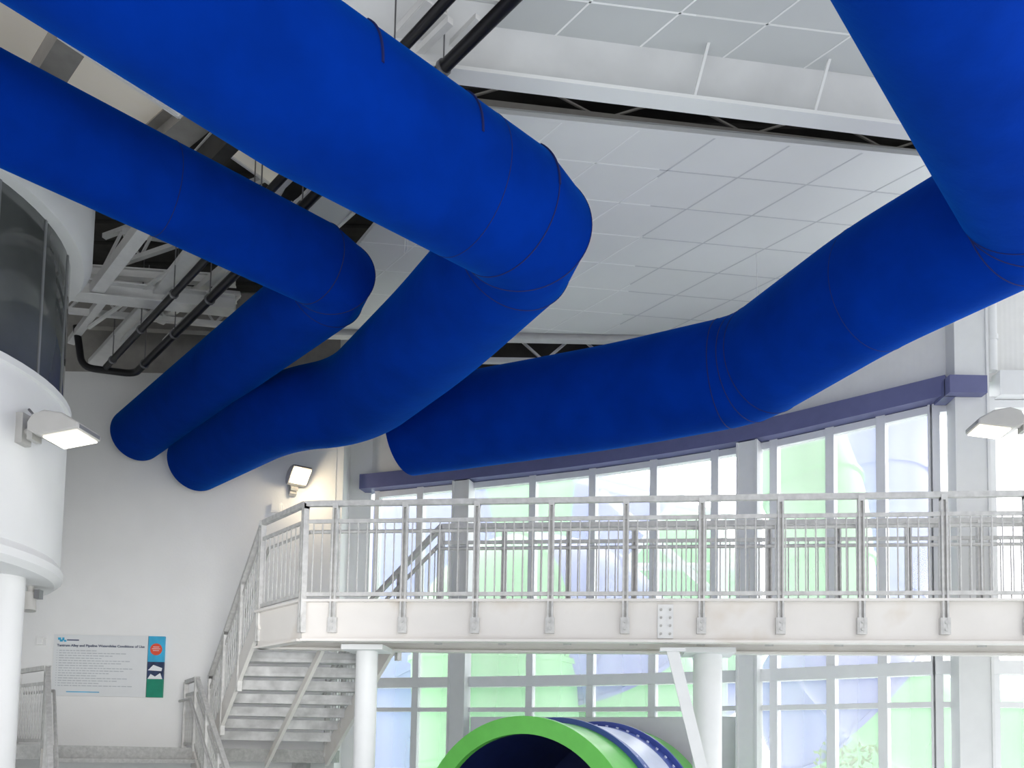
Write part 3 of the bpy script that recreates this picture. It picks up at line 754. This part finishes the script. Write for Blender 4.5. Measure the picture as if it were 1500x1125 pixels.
slide('outdoor green slide tube dropping behind the right windows', [P(1130, 560, Y=19), P(1190, 720, Y=18), P(1205, 830, Y=17.5), P(1215, 930, Y=17.5), P(1290, 1020, Y=17), P(1400, 1075, Y=17), P(1560, 1090, Y=17)], 1.0, ['ogreen', 'ogreen', 'ogreen', 'oblue', 'ogreen', 'ogreen'], 6)
slide('outdoor blue slide tube curling beside the green drop at the right', [P(1310, 560, Y=22.5), P(1290, 690, Y=22), P(1295, 820, Y=21.5), P(1250, 930, Y=21.5), P(1180, 1010, Y=21.5), P(1210, 1090, Y=22), P(1330, 1110, Y=22)], 1.2, ['oblue', 'oblue', 'oblue', 'oblue', 'ogreen'], 5)
slide('high outdoor slide tube running across behind the middle windows', [P(500, 830, Y=25), P(620, 800, Y=25), P(760, 770, Y=25), P(900, 775, Y=24.6), P(1010, 850, Y=24), P(1040, 960, Y=24), P(960, 1040, Y=24.5)], 1.5, ['oblue', 'oblue', 'ogreen', 'oblue', 'ogreen', 'ogreen', 'oblue'], 7)
slide('pale blue outdoor slide tube low behind the stair windows', [P(460, 900, Y=22), P(570, 1000, Y=22), P(600, 1160, Y=22.3)], 1.1, ['oblue'], 2)
fr = [((880, 720), (1080, 900)), ((1000, 720), (860, 900)), ((960, 700), (960, 1240)), ((1060, 760), (1060, 1240)), ((860, 830), (1090, 830)), ((840, 700), (1080, 760))]
t = thing('support_tower', 'white steel lattice tower holding the outdoor slides', 'tower', Z(P(960, 1110, Y=22.0), FLOOR))
for p, q in fr: MB().tube([P(*p, Y=22.0), P(*q, Y=22.0)], .10, 10).build('tower_member', M['column'], t, smooth=True)
q = P(1240, 1110, Y=15); t = thing('bush', 'leafy green bush outside the lower right windows', 'bush', Z(q, FLOOR))
k = MB(); zt = q.z
for i in range(700):
    a = random.random()*6.28; rr_ = random.random()**.5*.6; zz = FLOOR+.3+random.random()*(zt+.25-FLOOR-.3)
    c = V((q.x+rr_*math.cos(a), q.y+rr_*math.sin(a)*.6, zz)); u1 = V((random.uniform(-1,1), random.uniform(-1,1), random.uniform(-1,1))).normalized(); u2 = u1.cross(V((.3,.5,.8))).normalized()
    k.add([c-u1*.07, c+u2*.035, c+u1*.07, c-u2*.035], [(0,1,2,3)])
k.build('foliage', M['leaf'], t)
MB().cyl(Z(q, FLOOR-.05), Z(q, FLOOR+1.2), .05, 8).build('stem', M['bark'], t)
# ------------------------------------------------------------------ light
w = bpy.data.worlds.new('world'); scene.world = w; w.use_nodes = True; nt = w.node_tree
bg = nt.nodes['Background']; bg.inputs[0].default_value = (.98, .985, 1, 1)
tc = nt.nodes.new('ShaderNodeTexCoord'); vm = nt.nodes.new('ShaderNodeVectorMath'); vm.operation = 'DOT_PRODUCT'; vm.inputs[1].default_value = (.35, .92, .1)
nt.links.new(tc.outputs['Generated'], vm.inputs[0])
mr = nt.nodes.new('ShaderNodeMapRange'); mr.inputs['From Min'].default_value = -.2; mr.inputs['From Max'].default_value = .95; mr.inputs['To Min'].default_value = .98; mr.inputs['To Max'].default_value = 6.5
nt.links.new(vm.outputs['Value'], mr.inputs['Value']); nt.links.new(mr.outputs[0], bg.inputs[1])
sun = bpy.data.lights.new('sun', 'SUN'); sun.energy = .9; sun.angle = .3; so = bpy.data.objects.new('sun', sun); COL.objects.link(so)
so.rotation_euler = V((-.35, .8, -.75)).to_track_quat('-Z', 'Y').to_euler()
al = bpy.data.lights.new('added_hall_fill', 'AREA'); al.energy = 90; al.size = 6; al.color = (1, .98, .95); ao = bpy.data.objects.new('added_hall_fill', al); COL.objects.link(ao)  # added fill light, no such fixture in the hall
ao.location = (2, 1.0, 4.0); ao.rotation_euler = V((-.45, 1, -.05)).to_track_quat('-Z', 'Y').to_euler()
sl = bpy.data.lights.new('added_wall_fill', 'SPOT'); sl.energy = 1900; sl.color = (1, .99, .97); sl.spot_size = math.radians(36); sl.spot_blend = 1; sl.shadow_soft_size = 1.2; so2 = bpy.data.objects.new('added_wall_fill', sl); COL.objects.link(so2)  # added spot that brightens the back wall, not a real fixture
so2.location = (-.5, 3.0, 2.6); so2.rotation_euler = (V((-5.6, 14.2, 3.0))-V((-.5, 3.0, 2.6))).to_track_quat('-Z', 'Y').to_euler()
pl = bpy.data.lights.new('warm_lamp', 'POINT'); pl.energy = 16; pl.color = (1, .82, .56); pl.shadow_soft_size = .06; po = bpy.data.objects.new('warm_lamp', pl); COL.objects.link(po)
po.location = P(444, 706, Y=13.7)
